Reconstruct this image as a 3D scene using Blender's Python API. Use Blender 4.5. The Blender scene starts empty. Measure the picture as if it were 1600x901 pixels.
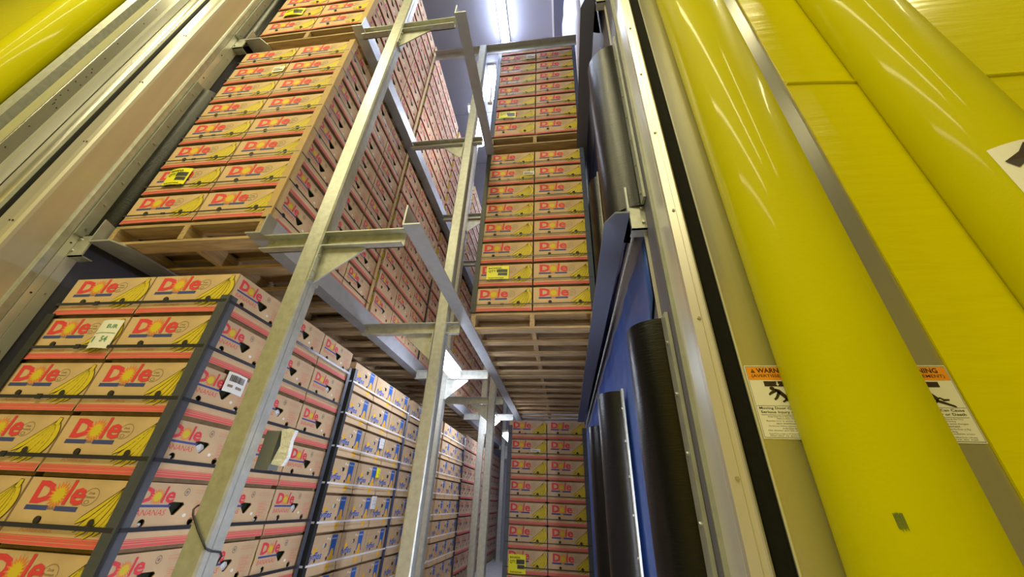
import bpy, bmesh, math, random
from mathutils import Vector, Matrix
from mathutils.geometry import tessellate_polygon

# ------------------------------------------------------------------ camera, light, exposure
SC = bpy.context.scene
COL = SC.collection
H = 1.09                      # camera height above the floor

cam_d = bpy.data.cameras.new('camera')
cam_d.sensor_width = 36.0
cam_d.lens = 12.9366
cam_d.clip_start = 0.02
cam = bpy.data.objects.new('camera', cam_d)
COL.objects.link(cam)
RC = ((0.99114032, -0.02842516, -0.12974158),
      (0.12628084, 0.50438054, 0.85419753),
      (0.04115843, -0.86301349, 0.50350144))
right = Vector((RC[0][0], RC[1][0], RC[2][0]))
up = -Vector((RC[0][1], RC[1][1], RC[2][1]))
back = -Vector((RC[0][2], RC[1][2], RC[2][2]))
M = Matrix.Identity(4)
for i in range(3):
    M[i][0], M[i][1], M[i][2] = right[i], up[i], back[i]
M[2][3] = H
cam.matrix_world = M
SC.camera = cam

SC.view_settings.view_transform = 'Standard'
SC.view_settings.look = 'None'
SC.view_settings.gamma = 1.0
SC.view_settings.use_curve_mapping = False
SC.view_settings.exposure = -0.45

world = bpy.data.worlds.new('hall_ambient')
SC.world = world
world.use_nodes = True
bgn = world.node_tree.nodes['Background']
bgn.inputs[0].default_value = (1.0, 0.87, 0.50, 1)
bgn.inputs[1].default_value = 0.12


def area(name, loc, sx, sy, power, color, rot=(0, 0, 0)):
    d = bpy.data.lights.new(name, 'AREA')
    d.shape = 'RECTANGLE'
    d.size, d.size_y = sx, sy
    d.energy = power
    d.color = color
    o = bpy.data.objects.new(name, d)
    o.location = loc
    o.rotation_euler = rot
    COL.objects.link(o)
    return o


# ceiling fluorescents of the hall in front of the room
WARM = (1.0, 0.90, 0.50)
for (x_, y_, ln_, w_) in ((-4.6, -1.7, 4.2, 150), (-2.7, -1.7, 4.2, 190), (-1.0, -1.7, 4.2, 190), (0.9, -3.2, 3.0, 90), (2.5, 0.50, 0.9, 62), (4.2, -0.4, 1.6, 70)):
    area('hall_lamp', (x_, y_, 6.6), 0.16, ln_, w_, WARM)

# ------------------------------------------------------------------ materials
MATS = {}


def mat(name, col, rough=0.6, metal=0.0, noise=0.0, nscale=30.0, stretch=None, bump=0.0, bscale=60.0,
        coat=0.0, emit=None, spec=None, col2=None, trans=0.0):
    m = bpy.data.materials.new(name)
    m.use_nodes = True
    nt = m.node_tree
    b = nt.nodes['Principled BSDF']
    b.inputs['Base Color'].default_value = (*col, 1)
    b.inputs['Roughness'].default_value = rough
    b.inputs['Metallic'].default_value = metal
    if coat:
        b.inputs['Coat Weight'].default_value = coat
        b.inputs['Coat Roughness'].default_value = 0.08
    if spec is not None:
        b.inputs['Specular IOR Level'].default_value = spec
    if emit:
        b.inputs['Emission Color'].default_value = (*emit[0], 1)
        b.inputs['Emission Strength'].default_value = emit[1]
    if trans:
        b.inputs['Transmission Weight'].default_value = trans
    if noise or bump:
        tc = nt.nodes.new('ShaderNodeTexCoord')
        mp = nt.nodes.new('ShaderNodeMapping')
        nt.links.new(tc.outputs['Object'], mp.inputs['Vector'])
        if stretch:
            mp.inputs['Scale'].default_value = stretch
    if noise:
        nz = nt.nodes.new('ShaderNodeTexNoise')
        nz.inputs['Scale'].default_value = nscale
        nz.inputs['Detail'].default_value = 5
        nt.links.new(mp.outputs['Vector'], nz.inputs['Vector'])
        rmp = nt.nodes.new('ShaderNodeValToRGB')
        rmp.color_ramp.elements[0].position = 0.3
        rmp.color_ramp.elements[1].position = 0.7
        c2 = col2 if col2 else tuple(c * (1 - noise) for c in col)
        rmp.color_ramp.elements[0].color = (*c2, 1)
        rmp.color_ramp.elements[1].color = (*col, 1)
        nt.links.new(nz.outputs['Fac'], rmp.inputs['Fac'])
        nt.links.new(rmp.outputs['Color'], b.inputs['Base Color'])
    if bump:
        nb = nt.nodes.new('ShaderNodeTexNoise')
        nb.inputs['Scale'].default_value = bscale
        nb.inputs['Detail'].default_value = 4
        nt.links.new(mp.outputs['Vector'], nb.inputs['Vector'])
        bp = nt.nodes.new('ShaderNodeBump')
        bp.inputs['Strength'].default_value = bump
        bp.inputs['Distance'].default_value = 0.02
        nt.links.new(nb.outputs['Fac'], bp.inputs['Height'])
        nt.links.new(bp.outputs['Normal'], b.inputs['Normal'])
    MATS[name] = m
    return m


mat('cardboard', (0.66, 0.465, 0.275), 0.75, noise=0.14, nscale=9, bump=0.06, bscale=25)
mat('cardboard_shaded_inside', (0.32, 0.20, 0.10), 0.8, noise=0.3, nscale=20)
mat('liner', (0.030, 0.045, 0.018), 0.35, noise=0.5, nscale=22, col2=(0.012, 0.010, 0.008))
mat('bag', (0.75, 0.76, 0.80), 0.12, bump=0.8, bscale=40)
mat('ink_red', (0.72, 0.055, 0.075), 0.7)
mat('ink_stripe', (0.70, 0.10, 0.10), 0.7)
mat('ink_orange', (0.80, 0.22, 0.06), 0.7)
mat('ink_pale', (0.66, 0.26, 0.17), 0.75)
mat('ink_yellow', (0.68, 0.53, 0.03), 0.65)
mat('ink_amber', (0.90, 0.50, 0.02), 0.65)
mat('ink_blue', (0.05, 0.07, 0.27), 0.7)
mat('ink_bright_blue', (0.02, 0.12, 0.50), 0.6)
mat('ink_black', (0.05, 0.035, 0.012), 0.7)
mat('ink_grey', (0.26, 0.20, 0.15), 0.75)
mat('ink_white', (0.85, 0.84, 0.80), 0.4)
mat('ink_green', (0.10, 0.30, 0.18), 0.6)
mat('paper', (0.83, 0.83, 0.82), 0.5)
mat('tag_yellow', (0.86, 0.83, 0.01), 0.4)
mat('wood', (0.54, 0.38, 0.20), 0.75, noise=0.45, nscale=9, stretch=(0.6, 5, 5), bump=0.15, bscale=40)
mat('wood_long', (0.54, 0.38, 0.20), 0.75, noise=0.45, nscale=9, stretch=(5, 0.6, 5), bump=0.15, bscale=40)
mat('galvanised', (0.56, 0.57, 0.53), 0.42, 0.55, noise=0.22, nscale=26, bump=0.05, bscale=60)
mat('galvanised_dull', (0.40, 0.42, 0.40), 0.5, 0.4, noise=0.2, nscale=18)
mat('rail_paint', (0.46, 0.48, 0.52), 0.4, 0.4, noise=0.15, nscale=14)
mat('stainless', (0.62, 0.60, 0.56), 0.30, 0.85, noise=0.06, nscale=4, stretch=(6, 6, 0.3))
mat('jamb_steel', (0.60, 0.565, 0.50), 0.36, 0.45, noise=0.08, nscale=5, stretch=(4, 4, 0.3))
mat('white_and_glare_steel', (0.72, 0.72, 0.68), 0.32, 0.5, noise=0.06, nscale=6, stretch=(4, 4, 0.3))
mat('grey_steel', (0.42, 0.41, 0.37), 0.35, 0.5)
mat('dark_steel', (0.055, 0.052, 0.045), 0.5, 0.3)
mat('black_gasket', (0.010, 0.010, 0.011), 0.75, spec=0.15, noise=0.3, nscale=50)
mat('black_rubber', (0.004, 0.004, 0.005), 0.30, spec=0.3, noise=0.2, nscale=30, stretch=(1, 1, 12), bump=0.12, bscale=18)
mat('corner_black', (0.030, 0.033, 0.040), 0.45, noise=0.2, nscale=40)
mat('corner_grey', (0.075, 0.082, 0.11), 0.5, noise=0.15, nscale=40)
mat('corner_blue', (0.035, 0.05, 0.12), 0.45)
mat('corner_tan', (0.55, 0.37, 0.17), 0.75, noise=0.1, nscale=20)
mat('strap_black', (0.020, 0.020, 0.024), 0.4)
mat('strap_grey', (0.030, 0.030, 0.042), 0.35)
mat('strap_white', (0.85, 0.86, 0.92), 0.35)
mat('vinyl_yellow', (0.56, 0.525, 0.0), 0.45, spec=0.04, coat=0.12, noise=0.05, nscale=3, bump=0.04, bscale=90)
mat('sheet_yellow', (0.68, 0.625, 0.0), 0.26, spec=0.14, bump=0.18, bscale=7)
MATS['sheet_yellow'].node_tree.nodes['Mapping'].inputs['Scale'].default_value = (0.5, 1, 3.0)
mat('door_yellow', (0.80, 0.66, 0.01), 0.5)
mat('tarp_blue', (0.035, 0.10, 0.46), 0.38, noise=0.35, nscale=3, bump=0.25, bscale=6)
mat('tarp_blue_shaded', (0.016, 0.025, 0.12), 0.5, bump=0.25, bscale=6)
mat('rail_shaded', (0.17, 0.19, 0.27), 0.45, 0.3)
mat('plastic_white', (0.72, 0.76, 0.92), 0.30, bump=0.3, bscale=5)
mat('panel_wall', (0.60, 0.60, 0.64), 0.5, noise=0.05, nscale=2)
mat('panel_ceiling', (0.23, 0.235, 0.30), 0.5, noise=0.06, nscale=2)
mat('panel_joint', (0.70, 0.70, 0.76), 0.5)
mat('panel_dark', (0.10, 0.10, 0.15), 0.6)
mat('concrete', (0.40, 0.395, 0.39), 0.65, noise=0.15, nscale=6)
mat('lamp_tube', (1, 1, 1), 0.4, emit=((0.72, 0.81, 1.0), 88.0))
mat('lamp_glow', (1, 1, 1), 0.4, emit=((0.76, 0.83, 1.0), 48.0))
mat('fill_strip_glow', (1, 1, 1), 0.4, emit=((0.86, 0.89, 1.0), 150.0))
mat('sign_orange', (0.85, 0.32, 0.02), 0.45)
mat('sign_white', (0.80, 0.79, 0.74), 0.45)
mat('sign_black', (0.035, 0.022, 0.016), 0.5)
mat('scuff', (0.08, 0.13, 0.01), 0.7)
mat('bolt_metal', (0.55, 0.55, 0.52), 0.35, 0.9)
mat('hole_dark', (0.03, 0.025, 0.02), 0.8)
mat('box_grey', (0.15, 0.16, 0.15), 0.5)

# ------------------------------------------------------------------ helpers


class MB:
    """collects shapes and links them as ONE mesh object"""

    def __init__(self):
        self.v, self.f, self.m, self.s = [], [], [], []
        self.mats = []

    def mi(self, m):
        if m not in self.mats:
            self.mats.append(m)
        return self.mats.index(m)

    def add(self, vs, fs, m, smooth=False):
        o = len(self.v)
        k = self.mi(m)
        self.v.extend(tuple(p) for p in vs)
        for f in fs:
            self.f.append(tuple(o + i for i in f))
            self.m.append(k)
            self.s.append(smooth)

    def box(self, x0, x1, y0, y1, z0, z1, m):
        vs = [(x, y, z) for z in (z0, z1) for y in (y0, y1) for x in (x0, x1)]
        fs = [(0, 2, 3, 1), (4, 5, 7, 6), (0, 1, 5, 4), (2, 6, 7, 3), (0, 4, 6, 2), (1, 3, 7, 5)]
        self.add(vs, fs, m)

    def prism(self, pts, z0, z1, m, axis='z', smooth=False, caps=True, closed=True):
        """polygon pts (a, b) swept along an axis"""
        n = len(pts)

        def P(a, b, c):
            return {'z': (a, b, c), 'y': (a, c, b), 'x': (c, a, b)}[axis]
        vs = [P(a, b, z0) for a, b in pts] + [P(a, b, z1) for a, b in pts]
        fs = [(i, (i + 1) % n, n + (i + 1) % n, n + i) for i in range(n if closed else n - 1)]
        self.add(vs, fs, m, smooth)
        if caps and closed:
            tr = tessellate_polygon([[Vector((a, b, 0)) for a, b in pts]])
            self.add(vs, [t for t in tr] + [tuple(n + i for i in t[::-1]) for t in tr], m)

    def tube(self, pts, r, m, seg=8):
        """round bar along a polyline"""
        rings = []
        for i, p in enumerate(pts):
            p = Vector(p)
            a = Vector(pts[max(i - 1, 0)])
            b = Vector(pts[min(i + 1, len(pts) - 1)])
            t = (b - a).normalized()
            u = t.orthogonal().normalized()
            if abs(t.z) < 0.95:
                u = t.cross(Vector((0, 0, 1))).normalized()
            w = t.cross(u)
            rings.append([p + r * (math.cos(q) * u + math.sin(q) * w)
                          for q in (2 * math.pi * k / seg for k in range(seg))])
        vs = [q for ring in rings for q in ring]
        fs = []
        for i in range(len(rings) - 1):
            for k in range(seg):
                fs.append((i * seg + k, i * seg + (k + 1) % seg, (i + 1) * seg + (k + 1) % seg, (i + 1) * seg + k))
        self.add(vs, fs, m, True)
        self.add(vs, [tuple(range(seg)), tuple((len(rings) - 1) * seg + k for k in reversed(range(seg)))], m)

    def bolt(self, p, axis, r, m, h=0.006):
        """hexagonal bolt head with its axis along 'x', 'y' or 'z' (signed length h)"""
        pts = []
        for k in range(6):
            q = math.pi / 3 * k
            pts.append((r * math.cos(q), r * math.sin(q)))
        x, y, z = p
        off = {'x': (y, z), 'y': (x, z), 'z': (x, y)}[axis]
        base = {'x': x, 'y': y, 'z': z}[axis]
        self.prism([(a + off[0], b + off[1]) for a, b in pts], base, base + h, m, axis)

    def mesh(self, name):
        me = bpy.data.meshes.new(name)
        me.from_pydata(self.v, [], self.f)
        for m in self.mats:
            me.materials.append(MATS[m])
        me.polygons.foreach_set('material_index', self.m)
        me.polygons.foreach_set('use_smooth', self.s)
        me.update()
        bm = bmesh.new()
        bm.from_mesh(me)
        return me, bm

    def data(self, name, recalc=True):
        me, bm = self.mesh(name)
        if recalc:
            bmesh.ops.recalc_face_normals(bm, faces=bm.faces)
            bm.to_mesh(me)
        bm.free()
        return me

    def build(self, name, parent=None, recalc=True):
        return link(name, self.data(name, recalc), parent)


def link(name, data, parent=None):
    o = bpy.data.objects.new(name, data)
    COL.objects.link(o)
    if parent is not None:
        o.parent = parent
    return o


def tag(o, label, cat, group=None):
    o['label'] = label
    o['category'] = cat
    if group:
        o['group'] = group
    return o


def empty(name, loc, label, cat, group=None):
    o = link(name, None)
    o.location = loc
    o.empty_display_size = 0.05
    return tag(o, label, cat, group)


def struct(o):
    o['kind'] = 'structure'
    return o


def copy_tree(o, parent=None):
    c = o.copy()
    COL.objects.link(c)
    if parent is not None:
        c.parent = parent
    for ch in list(o.children):
        copy_tree(ch, c)
    return c


# ---- flat print: pieces of (material, layer, verts2d, faces)
_txt = {}


def text2d(body, bold=0.0, shear=0.0):
    key = (body, bold, shear)
    if key in _txt:
        return _txt[key]
    cu = bpy.data.curves.new('lettering', 'FONT')
    cu.body = body
    cu.offset = bold
    cu.shear = shear
    cu.resolution_u = 2
    o = bpy.data.objects.new('lettering', cu)
    COL.objects.link(o)
    dg = bpy.context.evaluated_depsgraph_get()
    dg.update()
    ev = o.evaluated_get(dg)
    me = ev.to_mesh()
    vs = [(v.co.x, v.co.y) for v in me.vertices]
    fs = [tuple(p.vertices) for p in me.polygons]
    ev.to_mesh_clear()
    bpy.data.objects.remove(o)
    bpy.data.curves.remove(cu)
    x0 = min(v[0] for v in vs); x1 = max(v[0] for v in vs)
    y0 = min(v[1] for v in vs); y1 = max(v[1] for v in vs)
    vs = [((x - x0) / (x1 - x0), (y - y0) / (y1 - y0)) for x, y in vs]
    _txt[key] = (vs, fs)
    return _txt[key]


class Print:
    def __init__(self):
        self.p = []

    def text(self, m, layer, body, x, y, w, h, bold=0.0, shear=0.0):
        vs, fs = text2d(body, bold, shear)
        self.p.append((m, layer, [(x + a * w, y + b * h) for a, b in vs], fs))

    def poly(self, m, layer, pts, holes=()):
        loops = [[Vector((a, b, 0)) for a, b in l] for l in (pts, *holes)]
        tr = tessellate_polygon(loops)
        vs = [p for l in (pts, *holes) for p in l]
        self.p.append((m, layer, vs, [tuple(t) for t in tr]))

    def rect(self, m, layer, x0, x1, y0, y1, n=1):
        vs, fs = [], []
        for i in range(n + 1):
            x = x0 + (x1 - x0) * i / n
            vs += [(x, y0), (x, y1)]
            if i:
                fs.append((2 * i - 2, 2 * i, 2 * i + 1, 2 * i - 1))
        self.p.append((m, layer, vs, fs))

    def disc(self, m, layer, cx, cy, rx, ry=None, n=16):
        ry = ry or rx
        self.p.append((m, layer, [(cx + rx * math.cos(2 * math.pi * k / n), cy + ry * math.sin(2 * math.pi * k / n))
                                  for k in range(n)], [tuple(range(n))]))

    def ring(self, m, layer, cx, cy, rx, ry, t, n=20, tilt=0.0):
        vs, fs = [], []
        for k in range(n):
            q = 2 * math.pi * k / n
            for s in (1.0, 1.0 - t):
                a, b = rx * s * math.cos(q), ry * s * math.sin(q)
                vs.append((cx + a * math.cos(tilt) - b * math.sin(tilt), cy + a * math.sin(tilt) + b * math.cos(tilt)))
            fs.append((2 * k, (2 * k + 2) % (2 * n), (2 * k + 3) % (2 * n), 2 * k + 1))
        self.p.append((m, layer, vs, fs))

    def star(self, m, layer, cx, cy, r0, r1, n, stretch=1.0):
        vs = [(cx, cy)]
        for k in range(2 * n):
            q = math.pi * k / n + 0.1
            r = r1 if k % 2 == 0 else r0
            vs.append((cx + r * math.cos(q) * stretch, cy + r * math.sin(q)))
        fs = [(0, 1 + k, 1 + (k + 1) % (2 * n)) for k in range(2 * n)]
        self.p.append((m, layer, vs, fs))

    def crescent(self, m, layer, S, C, T, w, n=9, grow=0.0):
        vs, fs = [], []
        for i in range(n + 1):
            t = i / n
            x = (1 - t) ** 2 * S[0] + 2 * t * (1 - t) * C[0] + t * t * T[0]
            y = (1 - t) ** 2 * S[1] + 2 * t * (1 - t) * C[1] + t * t * T[1]
            dx = 2 * (1 - t) * (C[0] - S[0]) + 2 * t * (T[0] - C[0])
            dy = 2 * (1 - t) * (C[1] - S[1]) + 2 * t * (T[1] - C[1])
            l = math.hypot(dx, dy) or 1
            hw = w * (0.20 + 0.80 * math.sin(math.pi * min(1, 0.12 + 0.80 * t)) ** 0.8) + grow
            if i == n:
                hw *= 0.45
            vs += [(x - dy / l * hw, y + dx / l * hw), (x + dy / l * hw, y - dx / l * hw)]
            if i:
                fs.append((2 * i - 2, 2 * i, 2 * i + 1, 2 * i - 1))
        self.p.append((m, layer, vs, fs))

    def onto(self, mb, mapper, cuts=(), step=0.00022, base=0.0004):
        for m, layer, vs, fs in self.p:
            bm = bmesh.new()
            bv = [bm.verts.new((a, b, 0)) for a, b in vs]
            for f in fs:
                try:
                    bm.faces.new([bv[i] for i in f])
                except ValueError:
                    pass
            lo = min(b for a, b in vs)
            hi = max(b for a, b in vs)
            for c in cuts:
                if lo < c < hi:
                    bmesh.ops.bisect_plane(bm, geom=bm.verts[:] + bm.edges[:] + bm.faces[:],
                                           plane_co=(0, c, 0), plane_no=(0, 1, 0))
            bm.verts.index_update()
            off = base + step * layer
            mb.add([mapper(v.co.x, v.co.y, off) for v in bm.verts],
                   [tuple(v.index for v in f.verts) for f in bm.faces], m)
            bm.free()


# ------------------------------------------------------------------ the setting
def struct_box(name, x0, x1, y0, y1, z0, z1, m):
    b = MB()
    b.box(x0, x1, y0, y1, z0, z1, m)
    return struct(b.build(name))


CEIL = 6.5 + H
struct_box('floor', -9, 7, -7, 11.0, -0.10, 0.0, 'concrete')
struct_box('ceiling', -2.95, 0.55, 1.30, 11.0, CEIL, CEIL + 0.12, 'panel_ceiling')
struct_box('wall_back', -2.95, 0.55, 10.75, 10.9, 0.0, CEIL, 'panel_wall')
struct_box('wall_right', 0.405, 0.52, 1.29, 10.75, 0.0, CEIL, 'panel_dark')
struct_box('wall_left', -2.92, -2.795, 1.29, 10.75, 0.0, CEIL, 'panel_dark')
# joints of the ceiling panels
b = MB()
b.box(-0.005, 0.022, 1.4, 10.7, CEIL - 0.012, CEIL, 'panel_joint')
b.box(0.03, 0.17, 1.4, 10.7, CEIL - 0.03, CEIL, 'panel_dark')
struct(b.build('trim_1'))
b = MB()
for yy in (3.1, 4.3, 5.5, 6.7, 7.9, 9.1):
    b.box(-2.7, 0.4, yy, yy + 0.006, CEIL - 0.004, CEIL, 'panel_dark')
struct(b.build('trim_2'))

struct_box('wall_opposite', -9, 7, -5.6, -5.4, 0.0, 5.2, 'door_yellow')
# right jamb: chamfered steel front, return face, galvanised post
Z1 = 8.2
b = MB()
b.prism([(0.466, 1.128), (0.473, 1.134), (0.473, 1.19), (0.425, 1.19), (0.425, 1.150), (0.448, 1.136), (0.450, 1.139), (0.462, 1.132)],
        0, Z1, 'jamb_steel')
for z in [0.25 + 0.46 * k for k in range(17)]:
    b.bolt((0.441, 1.141, z), 'y', 0.005, 'bolt_metal', -0.006)
struct(b.build('trim_3'))
b = MB()
b.box(0.4245, 0.47, 1.175, 1.285, 0, Z1, 'white_and_glare_steel')  # galvanised return face, lightened to paint in the interior's reflection
struct(b.build('trim_4'))
b = MB()
b.box(0.410, 0.43, 1.285, 1.43, 0, Z1, 'galvanised_dull')
b.box(0.394, 0.412, 1.405, 1.418, 0, Z1, 'white_and_glare_steel')
struct(b.build('trim_5'))
# black gasket between the jamb and the door, right and left
b = MB()
b.prism([(0.474, 1.150), (0.482, 1.143), (0.520, 1.143), (0.528, 1.150), (0.528, 1.26), (0.474, 1.26)], 0, Z1, 'black_gasket')
struct(b.build('trim_6'))
# left jamb
b = MB()
b.prism([(-2.912, 1.128), (-2.905, 1.124), (-2.835, 1.132), (-2.812, 1.139), (-2.802, 1.150), (-2.800, 1.165), (-2.800, 1.287), (-2.912, 1.287)],
        0, Z1, 'jamb_steel')
for z in [0.4 + 0.62 * k for k in range(13)]:
    b.bolt((-2.826, 1.134, z), 'y', 0.005, 'hole_dark', -0.003)
    b.bolt((-2.842, 1.131, z), 'y', 0.004, 'hole_dark', -0.003)
struct(b.build('trim_7'))
b = MB()
b.prism([(-2.80, 1.287), (-2.792, 1.290), (-2.788, 1.300), (-2.790, 1.335), (-2.80, 1.337)], 0, Z1, 'galvanised')
b.box(-2.80, -2.785, 1.338, 1.375, 0, Z1, 'white_and_glare_steel')
b.box(-2.80, -2.783, 1.377, 1.43, 0, Z1, 'white_and_glare_steel')
for z in [0.3 + 0.33 * k for k in range(24)]:
    b.bolt((-2.785, 1.356, z), 'x', 0.005, 'hole_dark', 0.003)
    b.bolt((-2.783, 1.404, z + 0.02), 'x', 0.004, 'bolt_metal', 0.004)
struct(b.build('trim_8'))
b = MB()
b.prism([(-2.906, 1.127), (-2.915, 1.118), (-2.945, 1.118), (-2.952, 1.124), (-2.952, 1.26), (-2.906, 1.26)], 0, Z1, 'black_gasket')
struct(b.build('trim_9'))

# left of the opening: steel edges and the door track
b = MB()
b.box(-2.988, -2.955, 1.120, 1.26, 0, Z1, 'galvanised_dull')
struct(b.build('trim_10'))
b = MB()
pts = []
for k in range(9):
    q = math.pi / 2 * k / 8
    pts.append((-2.996 - 0.080 * (1 - math.cos(q)), 1.1245 - 0.022 * math.sin(q)))
b.prism(pts + [(-3.078, 1.30), (-2.996, 1.30)], 0, Z1, 'stainless')
struct(b.build('trim_11'))
b = MB()
b.box(-3.128, -3.080, 1.060, 1.30, 0, Z1, 'white_and_glare_steel')  # white band paints the hall lamps' reflection in the stainless
b.prism([(-3.080, 1.100), (-3.128, 1.060), (-3.128, 1.30), (-3.080, 1.30)], 0, Z1, 'white_and_glare_steel')
struct(b.build('trim_14'))
b = MB()
b.prism([(-3.130, 1.060), (-3.300, 1.060), (-3.302, 1.058), (-3.310, 1.058), (-3.310, 1.30), (-3.130, 1.30)], 0, Z1, 'stainless')
rnd = random.Random(7)
for k in range(11):
    z = 2.3 + 0.24 * k + rnd.uniform(-.05, .05)
    b.bolt((-3.22 + rnd.uniform(-.03, .03), 1.060, z), 'y', 0.005, 'hole_dark', -0.003)
for k in range(10):
    z = 3.15 + 0.05 * k
    b.bolt((-3.20 + rnd.uniform(-.06, .06), 1.060, z), 'y', 0.005, 'hole_dark', -0.003)
struct(b.build('trim_12'))
b = MB()
b.prism([(-3.312, 1.058), (-3.330, 1.060), (-3.530, 1.090), (-3.530, 1.30), (-3.312, 1.30)], 0, Z1, 'white_and_glare_steel')  # lamp reflection in the stainless, painted as a white face
struct(b.build('trim_15'))
b = MB()
b.box(-9, -2.96, 1.305, 1.42, 0, Z1, 'dark_steel')
struct(b.build('wall_front'))
b = MB()
b.prism([(-3.945, 1.13), (-3.90, 1.115), (-3.84, 1.135), (-3.84, 1.20), (-3.945, 1.20)], 0, Z1, 'galvanised')
b.box(-3.93, -3.85, 1.20, 1.30, 0.02, 0.1, 'galvanised')
struct(b.build('trim_13'))

# right: the moving door, its steel face
b = MB()
b.box(0.533, 6.0, 1.150, 1.27, 0, Z1, 'stainless')
b.box(0.529, 0.5345, 1.146, 1.27, 0, Z1, 'white_and_glare_steel')
struct(b.build('door_1'))
b = MB()
b.box(-9.0, -4.02, 1.1495, 1.27, 0, Z1, 'stainless')
struct(b.build('door_2'))


# ------------------------------------------------------------------ yellow bumpers, sheet, signs
BUMP_R, BUMP_Y = 0.14, 1.08


def bumper(cx, label, yb=1.1485):
    e = empty('padded_bumper', (cx, yb, 0.0), label, 'bumper', 'yellow padded door bumpers')
    b = MB()
    pts = []
    a0 = math.asin((yb - BUMP_Y) / BUMP_R)
    n = 44
    for k in range(n + 1):
        q = (math.pi - a0) + (math.pi + 2 * a0) * k / n
        pts.append((BUMP_R * math.cos(q), BUMP_R * math.sin(q) + BUMP_Y - yb))
    b.prism(pts, 0.03, Z1, 'vinyl_yellow', smooth=True)
    b.build('pad', e)
    b = MB()
    b.box(-BUMP_R * 0.7, BUMP_R * 0.7, -0.03, -0.001, 0.0, 0.03, 'galvanised')
    b.build('foot_plate', e)
    return e


bump1 = bumper(0.753, 'fat yellow padded bumper between the two warning signs')
bump2 = bumper(1.470, 'fat yellow padded bumper carrying the white number placard', 1.1415)
bump3 = bumper(-4.135, 'yellow padded bumper in the far upper left beyond the steel track')

# dark scuff on the first bumper
b = MB()
rnd = random.Random(3)
zc = H + 0.012
for k in range(7):
    q0 = math.radians(270 - 41) + k * 0.016
    vs = []
    for (dq, dz) in ((0, 0), (0.012, 0.002), (0.016, -0.028 - 0.01 * rnd.random()), (0.006, -0.03)):
        q = q0 + dq
        vs.append(((BUMP_R + 0.0012) * math.cos(q), (BUMP_R + 0.0012) * math.sin(q) + BUMP_Y - 1.1485, zc + dz * 0.9 + 0.004 * rnd.random()))
    b.add(vs, [(0, 1, 2, 3)], 'scuff')
b.build('scuff_mark', bump1)

# white number placard on the second bumper (bent round the pad)
pl = MB()


def on_bump2(u, z, off):
    q = math.radians(225) + (u + 0.02) / BUMP_R
    r = BUMP_R + 0.0015 + off
    return (1.470 + r * math.cos(q), BUMP_Y + r * math.sin(q), z)


pp = Print()
pp.rect('sign_white', 0, -0.02, 0.20, H + 0.74, H + 1.04, 16)
pp.poly('sign_black', 12, [(a - 0.017, b2 + 0.012) for a, b2 in ((0.010, H + 0.965), (0.024, H + 0.930), (0.060, H + 0.955), (0.060, H + 0.790), (0.105, H + 0.790), (0.105, H + 1.015), (0.066, H + 1.015), (0.045, H + 0.985))])
pp.onto(pl, on_bump2)
tag(pl.build('number_placard', recalc=False), 'white placard with a black numeral bent round the second yellow bumper', 'sign')

# yellow sheet right of the first bumper, with one welded seam
b = MB()
for (xa, xb) in ((1.068, 5.5),):
    n = 60
    vs, fs = [], []
    for i in range(n + 1):
        z = 0.02 + (Z1 - 0.02) * i / n
        vs += [(xa, 1.143, z), (xb, 1.143, z), (xb, 1.1495, z), (xa, 1.1495, z)]
        if i:
            o = 4 * i - 4
            for k in range(4):
                fs.append((o + k, o + (k + 1) % 4, o + 4 + (k + 1) % 4, o + 4 + k))
    fs += [(0, 1, 2, 3), (4 * n, 4 * n + 1, 4 * n + 2, 4 * n + 3)]
    b.add(vs, fs, 'sheet_yellow')
sheet = tag(b.build('vinyl_sheet'), 'glossy flat yellow vinyl sheet covering the steel door behind the bumpers', 'sheet')
b = MB()
b.tube([(1.068, 1.1425, H + 1.735), (1.2, 1.1425, H + 1.722), (1.4, 1.1425, H + 1.69), (1.8, 1.1425, H + 1.66), (2.6, 1.1425, H + 1.64)], 0.010, 'sheet_yellow', 8)
b.build('seam', sheet)


b = MB()
b.box(-8.8, -4.272, 1.142, 1.149, 0.02, Z1, 'sheet_yellow')
tag(b.build('vinyl_sheet'), 'yellow vinyl sheet at the extreme upper left beyond the left bumper', 'sheet')


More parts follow.
